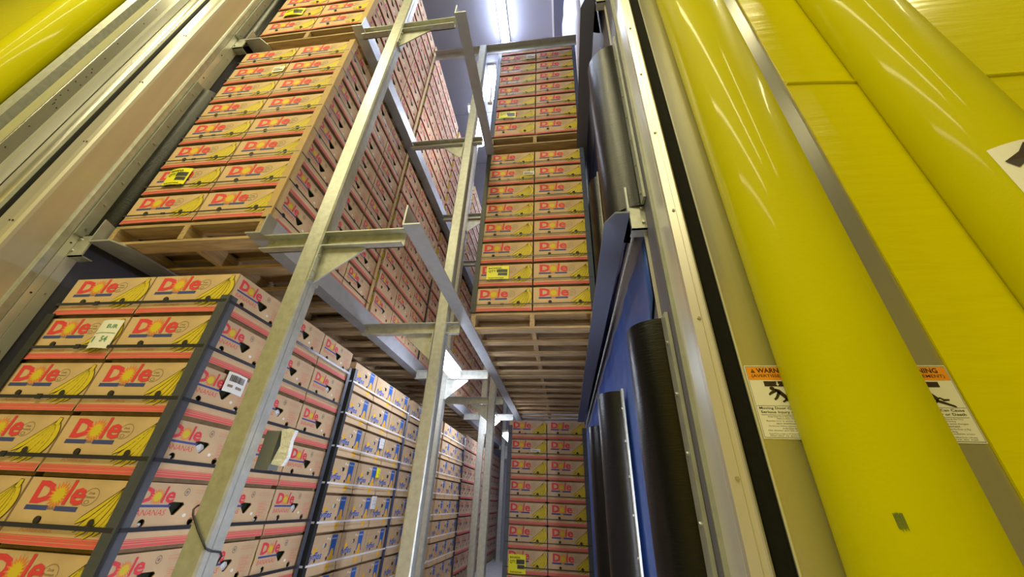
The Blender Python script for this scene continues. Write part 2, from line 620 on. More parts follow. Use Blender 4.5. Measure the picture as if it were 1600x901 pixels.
def warning_sign(x0, label):
    w, hgt, z0 = 0.182, 0.205, H + 0.180
    kx = 0.152 / w
    b = MB()
    b.box(x0, x0 + w * kx, 1.1478, 1.1497, z0, z0 + hgt, 'sign_white')
    p = Print()
    p.rect('sign_orange', 0, 0.005, w - 0.005, 0.162, 0.200)
    # triangle with exclamation mark, headings
    p.poly('sign_black', 1, [(0.018, 0.183), (0.032, 0.183), (0.025, 0.196)])
    p.rect('sign_orange', 2, 0.0244, 0.0256, 0.186, 0.192)
    p.text('sign_black', 1, 'WARNING', 0.037, 0.1825, 0.115, 0.0145, 0.03)
    p.text('sign_black', 1, '(AVERTISSEMENT)', 0.017, 0.167, 0.148, 0.0115, 0.012)
    # falling door and running figure
    p.rect('sign_black', 1, 0.050, 0.135, 0.143, 0.158)
    p.poly('sign_white', 2, [(0.0905, 0.157), (0.0945, 0.157), (0.0945, 0.150), (0.098, 0.150), (0.0925, 0.1435), (0.087, 0.150), (0.0905, 0.150)])
    p.disc('sign_black', 1, 0.071, 0.137, 0.008, 0.0055)
    p.poly('sign_black', 1, [(0.080, 0.137), (0.094, 0.133), (0.116, 0.112), (0.106, 0.104), (0.090, 0.120), (0.078, 0.130)])
    p.poly('sign_black', 1, [(0.082, 0.136), (0.062, 0.127), (0.055, 0.121), (0.057, 0.117), (0.066, 0.121), (0.084, 0.128)])
    p.poly('sign_black', 1, [(0.088, 0.132), (0.074, 0.112), (0.067, 0.107), (0.071, 0.103), (0.080, 0.108), (0.094, 0.124)])
    p.poly('sign_black', 1, [(0.110, 0.114), (0.118, 0.111), (0.124, 0.105), (0.142, 0.107), (0.142, 0.111), (0.128, 0.111), (0.118, 0.116)])
    p.poly('sign_black', 1, [(0.110, 0.108), (0.116, 0.107), (0.150, 0.094), (0.153, 0.090), (0.148, 0.089), (0.106, 0.102)])
    p.poly('sign_black', 1, [(0.106, 0.110), (0.112, 0.106), (0.102, 0.100), (0.094, 0.097), (0.092, 0.101), (0.100, 0.105)])
    p.rect('sign_black', 1, 0.006, w - 0.006, 0.0875, 0.0883)
    p.text('sign_black', 1, 'Moving Door Can Cause', 0.012, 0.0765, 0.155, 0.0085, 0.012)
    p.text('sign_black', 1, 'Serious Injury or Death', 0.014, 0.0655, 0.152, 0.0090, 0.012)
    p.rect('sign_black', 1, 0.012, w - 0.012, 0.0625, 0.0633)
    for body, zz, ww in (('Keep Clear Door May Move at Any Time', 0.056, 0.118), ('Without Prior Warning', 0.0505, 0.07),
                         ('Restez loin la porte peut bouger', 0.0445, 0.135), ('sans avertissement', 0.0385, 0.08),
                         ('Do Not Let Children Operate the Door or Play', 0.031, 0.13), ('in the Door Area', 0.0255, 0.05),
                         ('Ne laissez pas les enfants jouer', 0.0195, 0.14), ('Keep Door in Sight at all Times When Door is Moving', 0.011, 0.14),
                         ('Garder la porte en vue', 0.006, 0.14)):
        p.text('sign_black', 1, body, w / 2 - ww / 2, zz, ww, 0.0042, 0.0)
    fr = [(0.003, 0.003), (w - 0.003, 0.003), (w - 0.003, hgt - 0.003), (0.003, hgt - 0.003)]
    fi = [(0.0040, 0.004), (w - 0.004, 0.004), (w - 0.004, hgt - 0.004), (0.004, hgt - 0.004)]
    p.poly('sign_black', 1, fr, [fi])
    p.onto(b, lambda u, z, off: (x0 + u * kx, 1.1478 - off, z0 + z), step=0.0002)
    return tag(b.build('warning_sign', recalc=False), label, 'sign', 'warning signs on the steel door')


warning_sign(0.5385, 'orange and white warning sign cut off on its right by the yellow bumper')
warning_sign(0.9130, 'orange and white warning sign cut off on its left by the yellow bumper')

# ------------------------------------------------------------------ rubber seals along the walls


def rubber_seal(side, yc, z0, z1, bulge, label, half=0.15, xr=0.4035):
    """a curled black rubber flap clamped to the side wall; side +1 = right wall"""
    xw = xr if side > 0 else -2.782
    e = empty('rubber_seal', (xw, yc, z0), label, 'seal', 'curled black rubber seals')
    b = MB()
    n = 26
    outer, inner = [], []
    for k in range(n + 1):
        q = math.pi * k / n * 0.985
        outer.append((-side * bulge * math.sin(q), -half * math.cos(q)))
        inner.append((-side * (bulge - 0.006) * math.sin(q), -(half - 0.006) * math.cos(q)))
    b.prism(outer + inner[::-1], 0.0, z1 - z0, 'black_rubber', smooth=True)
    fl = b.build('flap', e)
    b = MB()
    xs = sorted((0.0, -side * 0.012))
    b.box(xs[0], xs[1], -half - 0.055, -half + 0.006, 0.0, z1 - z0, 'galvanised_dull')
    k = 0.05
    while k < z1 - z0:
        b.bolt((-side * 0.012, -half - 0.027, k), 'x', 0.007, 'bolt_metal', -side * 0.006)
        k += 0.19
    b.build('clamp_bar', e)
    return e


L2, L3 = H + 1.21, H + 3.43
lv = {1: 'floor level', 2: 'middle level', 3: 'top level'}
rubber_seal(1, 1.505, 0.06, H + 0.655, 0.125, 'tall black rubber roll on the right wall, nearest one at floor level', 0.13)
rubber_seal(1, 2.60, 0.06, H + 0.655, 0.145, 'black rubber roll on the right wall, second one in at floor level', xr=0.376)
rubber_seal(1, 3.77, 0.06, H + 0.655, 0.145, 'narrow black rubber roll on the right wall, third one in at floor level', xr=0.376)
rubber_seal(1, 1.515, L2 + 0.034, H + 2.67, 0.165, 'shiny black rubber roll standing on the end of the right wall rail')
rubber_seal(1, 2.66, L2 + 0.14, H + 2.67, 0.080, 'shaded rubber roll on the right wall beside the middle pallet load', xr=0.376)
rubber_seal(1, 1.515, L3 + 0.034, H + 4.9, 0.165, 'rubber roll at the very top of the right wall')
rubber_seal(-1, 1.51, L2 + 0.034, H + 2.75, 0.095, 'black rubber roll squeezed between the left wall and middle stack', 0.12)
rubber_seal(-1, 1.51, L3 + 0.034, H + 4.9, 0.095, 'dark rubber roll beside the topmost stack on the left wall', 0.12)


# ------------------------------------------------------------------ tarps
def tarp(name, x, y0, y1, z0, z1, amp, m, seed, label, cat='tarp', ny=90, nz=14):
    rnd = random.Random(seed)
    ph = [rnd.uniform(0, 6.28) for _ in range(6)]
    b = MB()
    vs, fs = [], []
    for j in range(nz + 1):
        for i in range(ny + 1):
            s, t = i / ny, j / nz
            zz = z0 + (z1 - z0) * t
            ya = y0 if zz > 1.80 else y0 + 0.22
            yy = ya + (y1 - ya) * s
            dd = amp * (0.5 + 0.3 * math.sin(yy * 9 + ph[0] + zz * 0.7) + 0.2 * math.sin(yy * 23 + ph[1] - zz * 1.3))
            vs.append((x - dd, yy, zz))
    for j in range(nz):
        for i in range(ny):
            a = j * (ny + 1) + i
            fs.append((a, a + 1, a + ny + 2, a + ny + 1))
    b.add(vs, fs, m, True)
    o = b.build(name)
    md = o.modifiers.new('thickness', 'SOLIDIFY')
    md.thickness = 0.003
    md.offset = 1 if False else -1
    return tag(o, label, cat)


tarp('blue_tarp', 0.402, 1.44, 10.6, 0.04, L2 - 0.11, 0.022, 'tarp_blue', 4, 'rumpled blue tarp hanging on the right wall below the middle rail')
tarp('blue_tarp', 0.402, 1.70, 10.6, L2 + 0.15, L3 - 0.11, 0.022, 'tarp_blue_shaded', 5, 'blue tarp with painted-in shade on the right wall between the middle and top rails')  # same blue tarp, the lack of light painted into its colour
tarp('blue_tarp', -2.752, 1.80, 10.6, 0.9, L2 - 0.12, 0.03, 'tarp_blue', 6, 'patch of blue tarp on the left wall under the left wall rail')
# flat white air duct of plastic in the corner of the ceiling
b = MB()
vs, fs = [], []
NY, NA = 70, 12
for i in range(NY + 1):
    yy = 2.0 + 8.0 * i / NY
    puff = 1.0 + 0.10 * math.sin(yy * 7.0) + 0.05 * math.sin(yy * 17.0 + 1)
    for k in range(NA + 1):
        q = math.pi / 2 * k / NA
        vs.append((0.398 - 0.225 * puff * math.sin(q), yy + 0.05 * math.cos(q), CEIL - 0.04 - 0.80 * math.cos(q) ** 1.0))
        if i and k:
            a = i * (NA + 1) + k
            fs.append((a, a - 1, a - NA - 2, a - NA - 1))
b.add(vs, fs, 'plastic_white', True)
o = b.build('plastic_duct')
md = o.modifiers.new('thickness', 'SOLIDIFY')
md.thickness = 0.003
tag(o, 'puffed white plastic air duct where the right wall meets the ceiling', 'duct')


# ------------------------------------------------------------------ rack: rails, posts, arms
Y_END = 10.30


def center_rail(z, side, label):
    """L-shaped pallet rail carried by the centre posts; side -1 faces the left bay"""
    x = -1.600 if side < 0 else -0.780
    e = empty('pallet_rail', (x, 1.367, z), label, 'rail', 'pallet rails of the rack')
    b = MB()
    ln = Y_END - 1.367
    t = 0.009
    w = 0.085
    # upright leg and ledge
    xs = sorted((0, -side * t))
    b.box(xs[0], xs[1], 0, ln, 0, 0.125, 'rail_paint')
    b.build('upright_leg', e)
    b = MB()
    xs = sorted((-side * t, side * w))
    b.box(xs[0], xs[1], 0, ln, -t, 0, 'rail_paint')
    b.build('ledge', e)
    return e


center_rail(L2, -1, 'grey steel angle rail on the left side of the posts, middle level')
center_rail(L2, 1, 'grey steel angle rail on the right side of the posts, middle level')
center_rail(L3, -1, 'grey steel angle rail on the left side of the posts, top level')
center_rail(L3, 1, 'grey steel angle rail on the right side of the posts, top level')


def wall_rail(z, side, label):
    e = empty('pallet_rail', (0.335 if side > 0 else -2.690, 1.367, z), label, 'rail', 'pallet rails of the rack')
    ln = Y_END - 1.367
    t = 0.010
    b = MB()
    tip = 0.112 if side > 0 else 0.19
    pts = [(0.0, 0.0), (0.0, ln), (-side * tip, ln), (-side * tip, 0.075), (-side * (tip - 0.045), 0.0)]
    b.prism(pts, -t, 0, 'rail_shaded' if side > 0 else 'rail_paint')  # right ledge: shade of the underside painted as a darker tone
    b.build('ledge', e)
    b = MB()
    b.prism([(0.0, 0.0), (ln, 0.0), (ln, 0.028), (0.115, 0.028), (0.10, 0.13), (0.0, 0.155)], *sorted((0, -side * t)), 'rail_paint', axis='x')
    b.build('upright_leg', e)
    # short channel bracket that fixes the rail to the wall
    for yb in (0.012,):
        b = MB()
        x1 = side * ((0.405 - 0.335) if side > 0 else (2.795 - 2.690))
        xs = sorted((side * 0.001, x1))
        b.box(xs[0], xs[1], yb, yb + 0.008, -0.10, 0.05, 'galvanised')
        b.box(xs[0], xs[1], yb, yb + 0.06, 0.044, 0.05, 'galvanised')
        b.box(xs[0], xs[1], yb, yb + 0.06, -0.10, -0.094, 'galvanised')
        if yb < 0.1:
            b.bolt((x1 * 0.8, yb, 0.02), 'y', 0.007, 'bolt_metal', -0.008)
            b.bolt((x1 * 0.8, yb, -0.06), 'y', 0.007, 'bolt_metal', -0.008)
        b.build('bracket', e)
    return e


wall_rail(L2, 1, 'grey steel rail with a cut corner on the right wall, middle level')
wall_rail(L3, 1, 'grey steel rail high on the right wall, top level')
wall_rail(L2, -1, 'grey steel rail on the left wall under the middle stack')
wall_rail(L3, -1, 'grey steel rail high on the left wall under the topmost stack')

# thin pipe under the right wall rail
b = MB()
b.tube([(0.352, 1.45, H + 1.125), (0.352, 5.0, H + 1.125), (0.352, 9.8, H + 1.125)], 0.007, 'galvanised', 8)
tag(b.build('wall_pipe'), 'thin pale pipe running along the right wall above the blue tarp', 'pipe')


def rack_post(kind, y, ztop, label, x=None, arms=(2, 3), detail=True):
    """kind -1: post near the left rail (gusset on its right); +1: near the right rail (gusset on its left)"""
    x0 = x if x is not None else (-1.325 if kind < 0 else -0.985)
    w, d = 0.094, 0.085
    e = empty('rack_post', (x0, y, 0.0), label, 'post', 'galvanised posts of the rack')
    b = MB()
    r = 0.008
    pts = [(r, 0), (w - r, 0), (w, r), (w, d - r), (w - r, d), (r, d), (0, d - r), (0, r)]
    b.prism(pts, 0.012, ztop, 'galvanised')
    b.box(w, w + 0.0015, 0.030, 0.034, 0.012, ztop, 'galvanised_dull')
    b.build('upright', e)
    b = MB()
    b.box(-0.045, w + 0.045, -0.045, d + 0.045, 0, 0.012, 'galvanised')
    b.build('base_plate', e)
    for a in arms:
        z = {2: L2, 3: L3}[a]
        zt, zb = z - 0.002 + 0.005, z - 0.095
        # channel arm, web at the back, flanges forward
        b = MB()
        for xa, xb in ((-1.588 - x0, -0.001), (w + 0.001, -0.792 - x0)):
            if xb - xa < 0.02:
                continue
            b.box(xa, xb, 0.045, 0.051, zb, zt - 0.012, 'galvanised')
            b.box(xa, xb, 0.004, 0.051, zt - 0.012, zt - 0.006, 'galvanised')
            b.box(xa, xb, 0.004, 0.051, zb, zb + 0.006, 'galvanised')
        b.build('arm', e)
        # gusset plate with a folded edge
        s = 1 if kind < 0 else -1
        xg = w if kind < 0 else 0.0
        g = 0.235
        gz = 0.215
        b = MB()
        b.prism([(xg + s * 0.001, zb - 0.001), (xg + s * g, zb - 0.001), (xg + s * g, zb - 0.016), (xg + s * 0.001, zb - gz)], 0.034, 0.041, 'galvanised', axis='y')
        b.box(*sorted((xg + s * 0.001, xg + s * 0.008)), 0.0, 0.080, zb - gz, zb - 0.001, 'galvanised')
        b.build('gusset', e)
        if detail:
            for (dz, dy) in ((-0.06, 0.012), (-0.15, 0.012), (-0.20, 0.012)):
                b = MB()
                b.bolt((xg + s * 0.008, dy, zb + dz), 'x', 0.009, 'bolt_metal', s * 0.010)
                b.build('bolt', e)
            for xx in ((-1.588 - x0 + 0.03), (w + 0.03)):
                for dz in (0.022, 0.066):
                    b = MB()
                    b.bolt((xx, 0.045, zb + dz), 'y', 0.008, 'bolt_metal', -0.008)
                    b.build('bolt', e)
    return e


rack_post(-1, 1.392, CEIL - 0.02, 'nearest galvanised post, light front, wire wrapped round its foot')
rack_post(1, 2.535, H + 5.32, 'second galvanised post, right of the nearest one, tallest in the middle')
rack_post(-1, 3.735, CEIL - 0.02, 'brightly lit galvanised post just behind the second post', detail=False)
rack_post(1, 4.86, H + 5.32, 'fourth galvanised post with a pale right side', detail=False)
rack_post(-1, 5.93, CEIL - 0.02, 'dark galvanised post half hidden behind the fourth post', detail=False)
rack_post(-1, 9.55, CEIL - 0.02, 'last galvanised post at the back beside the floor gap', x=-1.53, detail=False)

# tie beam over the second post
b = MB()
b.box(-1.62, 0.30, 2.545, 2.61, H + 5.325, H + 5.332, 'rail_paint')
b.box(-1.62, 0.30, 2.604, 2.61, H + 5.20, H + 5.325, 'rail_paint')
tag(b.build('tie_beam'), 'pale steel tie beam across the top of the second post', 'beam')
b = MB()
b.tube([(-0.755, 2.56, L3 + 0.62), (-0.755, 2.56, H + 4.85)], 0.008, 'white_and_glare_steel', 8)
b.box(-0.78, -0.73, 2.545, 2.575, L3 + 0.60, L3 + 0.62, 'white_and_glare_steel')
tag(b.build('conduit_pipe'), 'thin white conduit hanging beside the topmost right stack', 'pipe')

# wire wrapped round the foot of the nearest post
b = MB()
zz = lambda r, y: H + r * y
pts = [(-1.332, 1.48, H - 0.03), (-1.333, 1.40, H - 0.055), (-1.331, 1.388, H - 0.066), (-1.322, 1.386, H - 0.083), (-1.28, 1.386, H - 0.125),
       (-1.235, 1.386, H - 0.165), (-1.226, 1.388, H - 0.175), (-1.225, 1.42, H - 0.186), (-1.225, 1.46, H - 0.192), (-1.226, 1.474, H - 0.205), (-1.245, 1.482, H - 0.235)]
b.tube(pts, 0.0035, 'strap_black', 8)
tag(b.build('black_wire'), 'thin black wire wound round the nearest galvanised post', 'wire')

# small grey sensor box with a plastic cover on the back of the nearest post
e = empty('sensor_box', (-1.165, 1.49, H + 0.075), 'small grey box with crumpled clear plastic hanging behind nearest post', 'box')
b = MB()
b.box(-0.065, -0.005, -0.006, 0.05, 0.0, 0.145, 'box_grey')
b.build('body', e)
b = MB()
b.prism([(-0.004, 0.02), (0.045, 0.015), (0.058, 0.05), (0.052, 0.11), (0.058, 0.15), (0.03, 0.157), (-0.004, 0.15), (0.012, 0.09)], 0.0, 0.02, 'bag', axis='y')
b.build('plastic_cover', e)


# ------------------------------------------------------------------ lamps
def tube_lamp(x, y0, y1, z, r, glow, label, group=None):
    e = empty('fluorescent_lamp', (x, y0, z), label, 'lamp', group)
    b = MB()
    b.box(-r * 1.1, r * 1.1, -0.03, y1 - y0 + 0.03, r * 0.75, r * 0.75 + 0.045, 'white_and_glare_steel')
    b.build('housing', e)
    b = MB()
    n = 14
    prof = [(r * math.cos(2 * math.pi * k / n), r * 0.7 * math.sin(2 * math.pi * k / n)) for k in range(n)]
    b.prism(prof, 0, y1 - y0, glow, axis='y', smooth=True)
    b.build('diffuser', e)
    return e


TUBE_X = -0.76
ZT = H + 6.405
tube_lamp(TUBE_X, 1.45, 3.05, ZT, 0.06, 'lamp_tube', 'bright fluorescent tube on the ceiling above the topmost right stack', 'fluorescent ceiling lamps')
tube_lamp(TUBE_X - 0.30, 3.45, 5.05, ZT, 0.06, 'lamp_tube', 'fluorescent ceiling tube farther back, half hidden by the posts', 'fluorescent ceiling lamps')
tube_lamp(TUBE_X - 0.30, 6.2, 8.2, ZT, 0.06, 'lamp_tube', 'rear fluorescent ceiling tube above the back of the aisle', 'fluorescent ceiling lamps')
tube_lamp(-1.085, 2.93, 3.55, H + 1.10, 0.062, 'lamp_glow', 'glowing lamp beside the second post, under the middle rails')
tube_lamp(-1.02, 2.72, 3.25, H + 4.2, 0.05, 'lamp_glow', 'narrow glowing lamp beside the second post, at the top level')
tube_lamp(-1.095, 5.2, 5.83, H + 1.10, 0.062, 'lamp_glow', 'rear glowing lamp in the aisle under the middle rails')
tube_lamp(-1.095, 7.3, 8.2, H + 1.10, 0.062, 'lamp_glow', 'last glowing lamp deep in the aisle under the middle rails')
# added fill light for the nearest stack, unseen behind the first floor-level roll
e = empty('fill_strip', (0.37, 1.715, 0.25), 'added fill light, unseen on the right wall behind the nearest floor-level rubber roll', 'lamp')
b = MB()
b.box(-0.008, 0.012, -0.03, 0.03, 0.0, 1.36, 'white_and_glare_steel')
b.build('housing', e)
b = MB()
b.prism([(-0.010 - 0.024 * math.sin(math.pi * k / 10), -0.024 * math.cos(math.pi * k / 10)) for k in range(11)], 0.03, 1.33, 'fill_strip_glow', smooth=True)
b.build('diffuser', e)

# ------------------------------------------------------------------ banana cartons
BW, BD, BH = 0.499, 0.389, 0.2375        # outside of the lid
ZS = 0.080                               # the strap crosses here; below it the lid flares out
ZL = 0.016                               # lower edge of the lid
ZCUT = (0.030, 0.046, 0.062, ZS)


def flare(s, z, amt):
    """how far the squashed lower part of the lid stands out; s 0..1 along the face"""
    if z >= ZS:
        return 0.0
    t = (ZS - z) / (ZS - ZL)
    env = 1 - abs(2 * s - 1) ** 3
    return amt * (t ** 0.9) * (0.40 + 0.60 * env) - 0.0025 * math.sin(math.pi * min(1, t * 1.6)) * (1 if t < 0.62 else 0)


FACES = {   # face: (width, flare, mapper(u, z, off))
    'front': (BW, 0.0095, lambda u, z, o: (u - BW / 2, -BD / 2 - o, z)),
    'side': (BD, 0.0085, lambda u, z, o: (BW / 2 + o, u - BD / 2, z)),
    'back': (BW, 0.0, lambda u, z, o: (BW / 2 - u, BD / 2 + o, z)),
    'far': (BD, 0.0, lambda u, z, o: (-BW / 2 - o, BD / 2 - u, z)),
}


def carton_lid(mb, prints, holes, card='cardboard'):
    for face, (w, amt, put) in FACES.items():
        def mapper(u, z, off, w=w, amt=amt, put=put):
            return put(u, z, flare(u / w, z, amt) + off)
        # flat upper panel with its holes
        hl = holes.get(face, [])
        outer = [(0, ZS), (w, ZS), (w, BH), (0, BH)]
        loops = [[Vector((a, b, 0)) for a, b in l] for l in (outer, *hl)]
        pts = [p for l in (outer, *hl) for p in l]
        mb.add([mapper(a, b, 0) for a, b in pts], [tuple(t) for t in tessellate_polygon(loops)], card)
        for l in hl:                                  # cut edges of the board
            n = len(l)
            mb.add([mapper(a, b, 0) for a, b in l] + [mapper(a, b, -0.006) for a, b in l],
                   [(i, (i + 1) % n, n + (i + 1) % n, n + i) for i in range(n)], 'cardboard_shaded_inside')
        # flared lower band
        nu = 12
        zs = (ZS, *ZCUT[2::-1], ZL)
        vs = [mapper(w * i / nu, z, 0) for z in zs for i in range(nu + 1)]
        fs = [(j * (nu + 1) + i, j * (nu + 1) + i + 1, (j + 1) * (nu + 1) + i + 1, (j + 1) * (nu + 1) + i)
              for j in range(len(zs) - 1) for i in range(nu)]
        mb.add(vs, fs, card)
        # lower lip back to the tray
        lip = [mapper(w * i / nu, ZL, 0) for i in range(nu + 1)] + [mapper(w * i / nu, ZL + 0.004, -0.017) for i in range(nu + 1)]
        mb.add(lip, [(i, i + 1, nu + 2 + i, nu + 1 + i) for i in range(nu)], 'cardboard_shaded_inside')
        if face in prints:
            prints[face].onto(mb, mapper, ZCUT)
    x, y = BW / 2, BD / 2
    mb.add([(-x, -y, BH), (x, -y, BH), (x, y, BH), (-x, y, BH)], [(0, 1, 2, 3)], card)


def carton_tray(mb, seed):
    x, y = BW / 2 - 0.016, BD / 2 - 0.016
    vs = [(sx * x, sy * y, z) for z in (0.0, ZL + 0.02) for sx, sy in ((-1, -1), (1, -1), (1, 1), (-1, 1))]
    mb.add(vs, [(0, 1, 2, 3), (0, 4, 5, 1), (1, 5, 6, 2), (2, 6, 7, 3), (3, 7, 4, 0)], 'cardboard_shaded_inside')  # tray darkened to paint the deep shadow line under the lid
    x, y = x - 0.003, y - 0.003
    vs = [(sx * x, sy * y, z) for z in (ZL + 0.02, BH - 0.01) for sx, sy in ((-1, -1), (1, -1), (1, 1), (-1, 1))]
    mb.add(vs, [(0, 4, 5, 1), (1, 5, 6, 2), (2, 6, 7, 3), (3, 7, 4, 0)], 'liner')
    # crumpled plastic bag showing in some of the holes
    rnd = random.Random(seed)
    for (u, z, r) in HOLE_SPOTS['side']:
        if rnd.random() < 0.85:
            px = BW / 2 - 0.010
            cy, cz = u - BD / 2 + rnd.uniform(-.2, .3) * r, z - rnd.uniform(.0, .5) * r
            ring = [(px + rnd.uniform(-.004, .002), cy + r * 0.95 * math.cos(q), cz + r * 0.75 * math.sin(q))
                    for q in (k * math.pi / 3.5 for k in range(7))]
            mb.add(ring + [(px + 0.005, cy, cz)], [(k, (k + 1) % 7, 7) for k in range(7)], 'bag')


def circ(cx, cy, r, n=12):
    return [(cx + r * math.cos(2 * math.pi * k / n), cy + r * math.sin(2 * math.pi * k / n)) for k in range(n)][::-1]


def bunch(p, x0, z0, sx, sz, l0):
    """bunch of yellow bananas hanging from a stem at the upper right"""
    S = (x0 + 0.83 * sx, z0 + 0.88 * sz)
    fingers = [((0.62, 0.62), (0.03, 0.24), 0.058), ((0.66, 0.52), (0.08, 0.10), 0.060), ((0.74, 0.46), (0.22, 0.03), 0.062),
               ((0.88, 0.46), (0.42, 0.00), 0.064), ((1.00, 0.48), (0.60, 0.05), 0.064), ((1.12, 0.54), (0.76, 0.15), 0.062)]
    lay = l0
    for C, T, wd in fingers:
        Cp = (x0 + C[0] * sx, z0 + C[1] * sz)
        Tp = (x0 + T[0] * sx, z0 + T[1] * sz)
        p.crescent('ink_black', lay, S, Cp, Tp, wd * sx * 1.08, grow=0.0034)
        p.crescent('ink_yellow', lay + 1, S, Cp, Tp, wd * sx * 1.08)
        lay += 1
    p.poly('ink_black', lay + 1, [(S[0] - 0.011, S[1] - 0.012), (S[0] + 0.016, S[1] - 0.016), (S[0] + 0.017, S[1] + 0.016), (S[0] - 0.002, S[1] + 0.018)])
    p.poly('ink_yellow', lay + 2, [(S[0] - 0.009, S[1] - 0.012), (S[0] + 0.014, S[1] - 0.016), (S[0] + 0.015, S[1] + 0.014), (S[0], S[1] + 0.016)])


def dole_word(p, x, z, w, h):
    p.text('ink_red', 1, 'D', x, z, 0.38 * w, h, 0.05)
    p.text('ink_red', 5, 'l', x + 0.630 * w, z, 0.100 * w, h * 1.08, 0.04, 0.12)
    p.text('ink_red', 5, 'e', x + 0.735 * w, z, 0.275 * w, h * 0.76, 0.026)
    cx, cz = x + 0.49 * w, z + 0.40 * h
    p.star('ink_orange', 2, cx, cz, 0.125 * w, 0.205 * w, 18)
    p.star('ink_yellow', 3, cx, cz, 0.09 * w, 0.15 * w, 16)
    p.disc('ink_yellow', 4, cx, cz, 0.098 * w)


def stripes(p, w, x1=None):
    for za, zb in ((0.0175, 0.0275), (0.0293, 0.0355), (0.0372, 0.0415), (0.0435, 0.046)):
        p.rect('ink_stripe', 0, 0.003, w - 0.003, za, zb, 12)


def front_print():
    p = Print()
    dole_word(p, 0.052, 0.147, 0.242, 0.079)
    p.rect('ink_blue', 1, 0.045, 0.150, 0.126, 0.142)
    p.rect('ink_blue', 1, 0.185, 0.288, 0.126, 0.142)
    p.text('ink_blue', 1, 'BANANAS', 0.152, 0.128, 0.031, 0.012)
    p.ring('ink_grey', 1, 0.318, 0.178, 0.036, 0.030, 0.07, tilt=0.35)
    p.text('ink_grey', 1, 'Dole', 0.304, 0.186, 0.028, 0.009, 0.01, 0.2)
    p.text('ink_grey', 1, 'Premium', 0.292, 0.173, 0.048, 0.009, 0.01, 0.3)
    p.ring('ink_grey', 1, 0.312, 0.160, 0.012, 0.007, 0.3)
    bunch(p, 0.305, 0.046, 0.188, 0.188, 2)
    p.text('ink_pale', 1, 'POWER PACK', 0.085, 0.055, 0.150, 0.015, 0.01)
    stripes(p, BW)
    for hx in (0.140, 0.386):
        p.disc('hole_dark', 24, hx, 0.0945, 0.0145, 0.0135)
    return p


def side_print():
    p = Print()
    dole_word(p, 0.030, 0.165, 0.152, 0.056)
    p.rect('ink_blue', 1, 0.024, 0.178, 0.150, 0.159)
    p.text('ink_red', 1, 'BANANAS', 0.026, 0.121, 0.142, 0.021, -0.006, 0.12)
    p.ring('ink_grey', 1, 0.232, 0.207, 0.013, 0.015, 0.25)
    p.disc('ink_grey', 1, 0.232, 0.207, 0.006)
    p.text('ink_pale', 1, 'POWER PACK', 0.275, 0.212, 0.085, 0.007)
    p.text('ink_pale', 1, 'PREMIUM', 0.275, 0.202, 0.085, 0.006)
    for k in range(6):
        p.rect('ink_pale', 1, 0.292, 0.370, 0.105 + 0.0135 * k, 0.1065 + 0.0135 * k)
    for k in range(4):
        p.rect('ink_pale', 1, 0.292 + 0.0255 * k, 0.2935 + 0.0255 * k, 0.105, 0.174)
    for k in range(5):
        p.rect('ink_pale', 1, 0.298, 0.338 + 0.012 * (k % 3), 0.110 + 0.0135 * k, 0.1135 + 0.0135 * k)
    p.disc('ink_white', 1, 0.262, 0.120, 0.009, 0.007)
    stripes(p, BD)
    return p


HAND = [(0.170, 0.170), (0.234, 0.168), (0.242, 0.160), (0.213, 0.122), (0.201, 0.121), (0.166, 0.158)]
HOLE_SPOTS = {'side': [(0.206, 0.150, 0.026), (0.085, 0.094, 0.012), (0.305, 0.094, 0.012)]}
dole_holes = {'front': [circ(0.140, 0.094, 0.0125), circ(0.386, 0.094, 0.0125)],
              'side': [HAND[:], circ(0.085, 0.096, 0.0145), circ(0.305, 0.096, 0.0145)]}
FP, SP = front_print(), side_print()
CARTON = {}
mb = MB()
carton_lid(mb, {'front': FP, 'side': SP}, dole_holes)
CARTON['lid'] = mb.data('carton_lid', False)
for s in range(3):
    mb = MB()
    carton_tray(mb, 20 + s)
    CARTON['tray%d' % s] = mb.data('carton_tray', False)
    mb = MB()
    carton_lid(mb, {'front': FP, 'side': SP}, dole_holes)
    carton_tray(mb, 30 + s)
    CARTON['whole%d' % s] = mb.data('carton_whole', False)


def fyffes_side():
    p = Print()
    p.star('ink_amber', 1, 0.085, 0.148, 0.016, 0.030, 9)
    p.text('ink_bright_blue', 3, 'fyffes', 0.030, 0.088, 0.150, 0.055, 0.02, 0.2)
    p.poly('ink_bright_blue', 1, [(0.262, 0.232), (0.262, 0.130), (0.252, 0.104), (0.270, 0.112), (0.285, 0.150), (0.305, 0.150),
                                  (0.322, 0.108), (0.340, 0.100), (0.333, 0.135), (0.338, 0.232)][::-1])
    p.text('ink_white', 2, 'bananas', 0.268, 0.205, 0.062, 0.012)
    p.crescent('ink_amber', 2, (0.296, 0.146), (0.318, 0.088), (0.262, 0.050), 0.022)
    p.crescent('ink_amber', 2, (0.288, 0.086), (0.300, 0.060), (0.250, 0.030), 0.018)
    p.disc('ink_white', 1, 0.212, 0.213, 0.008)
    p.disc('ink_white', 1, 0.240, 0.208, 0.008)
    p.rect('ink_pale', 0, 0.02, 0.075, 0.200, 0.2015)
    p.rect('ink_pale', 0, 0.02, 0.090, 0.192, 0.1935)
    return p


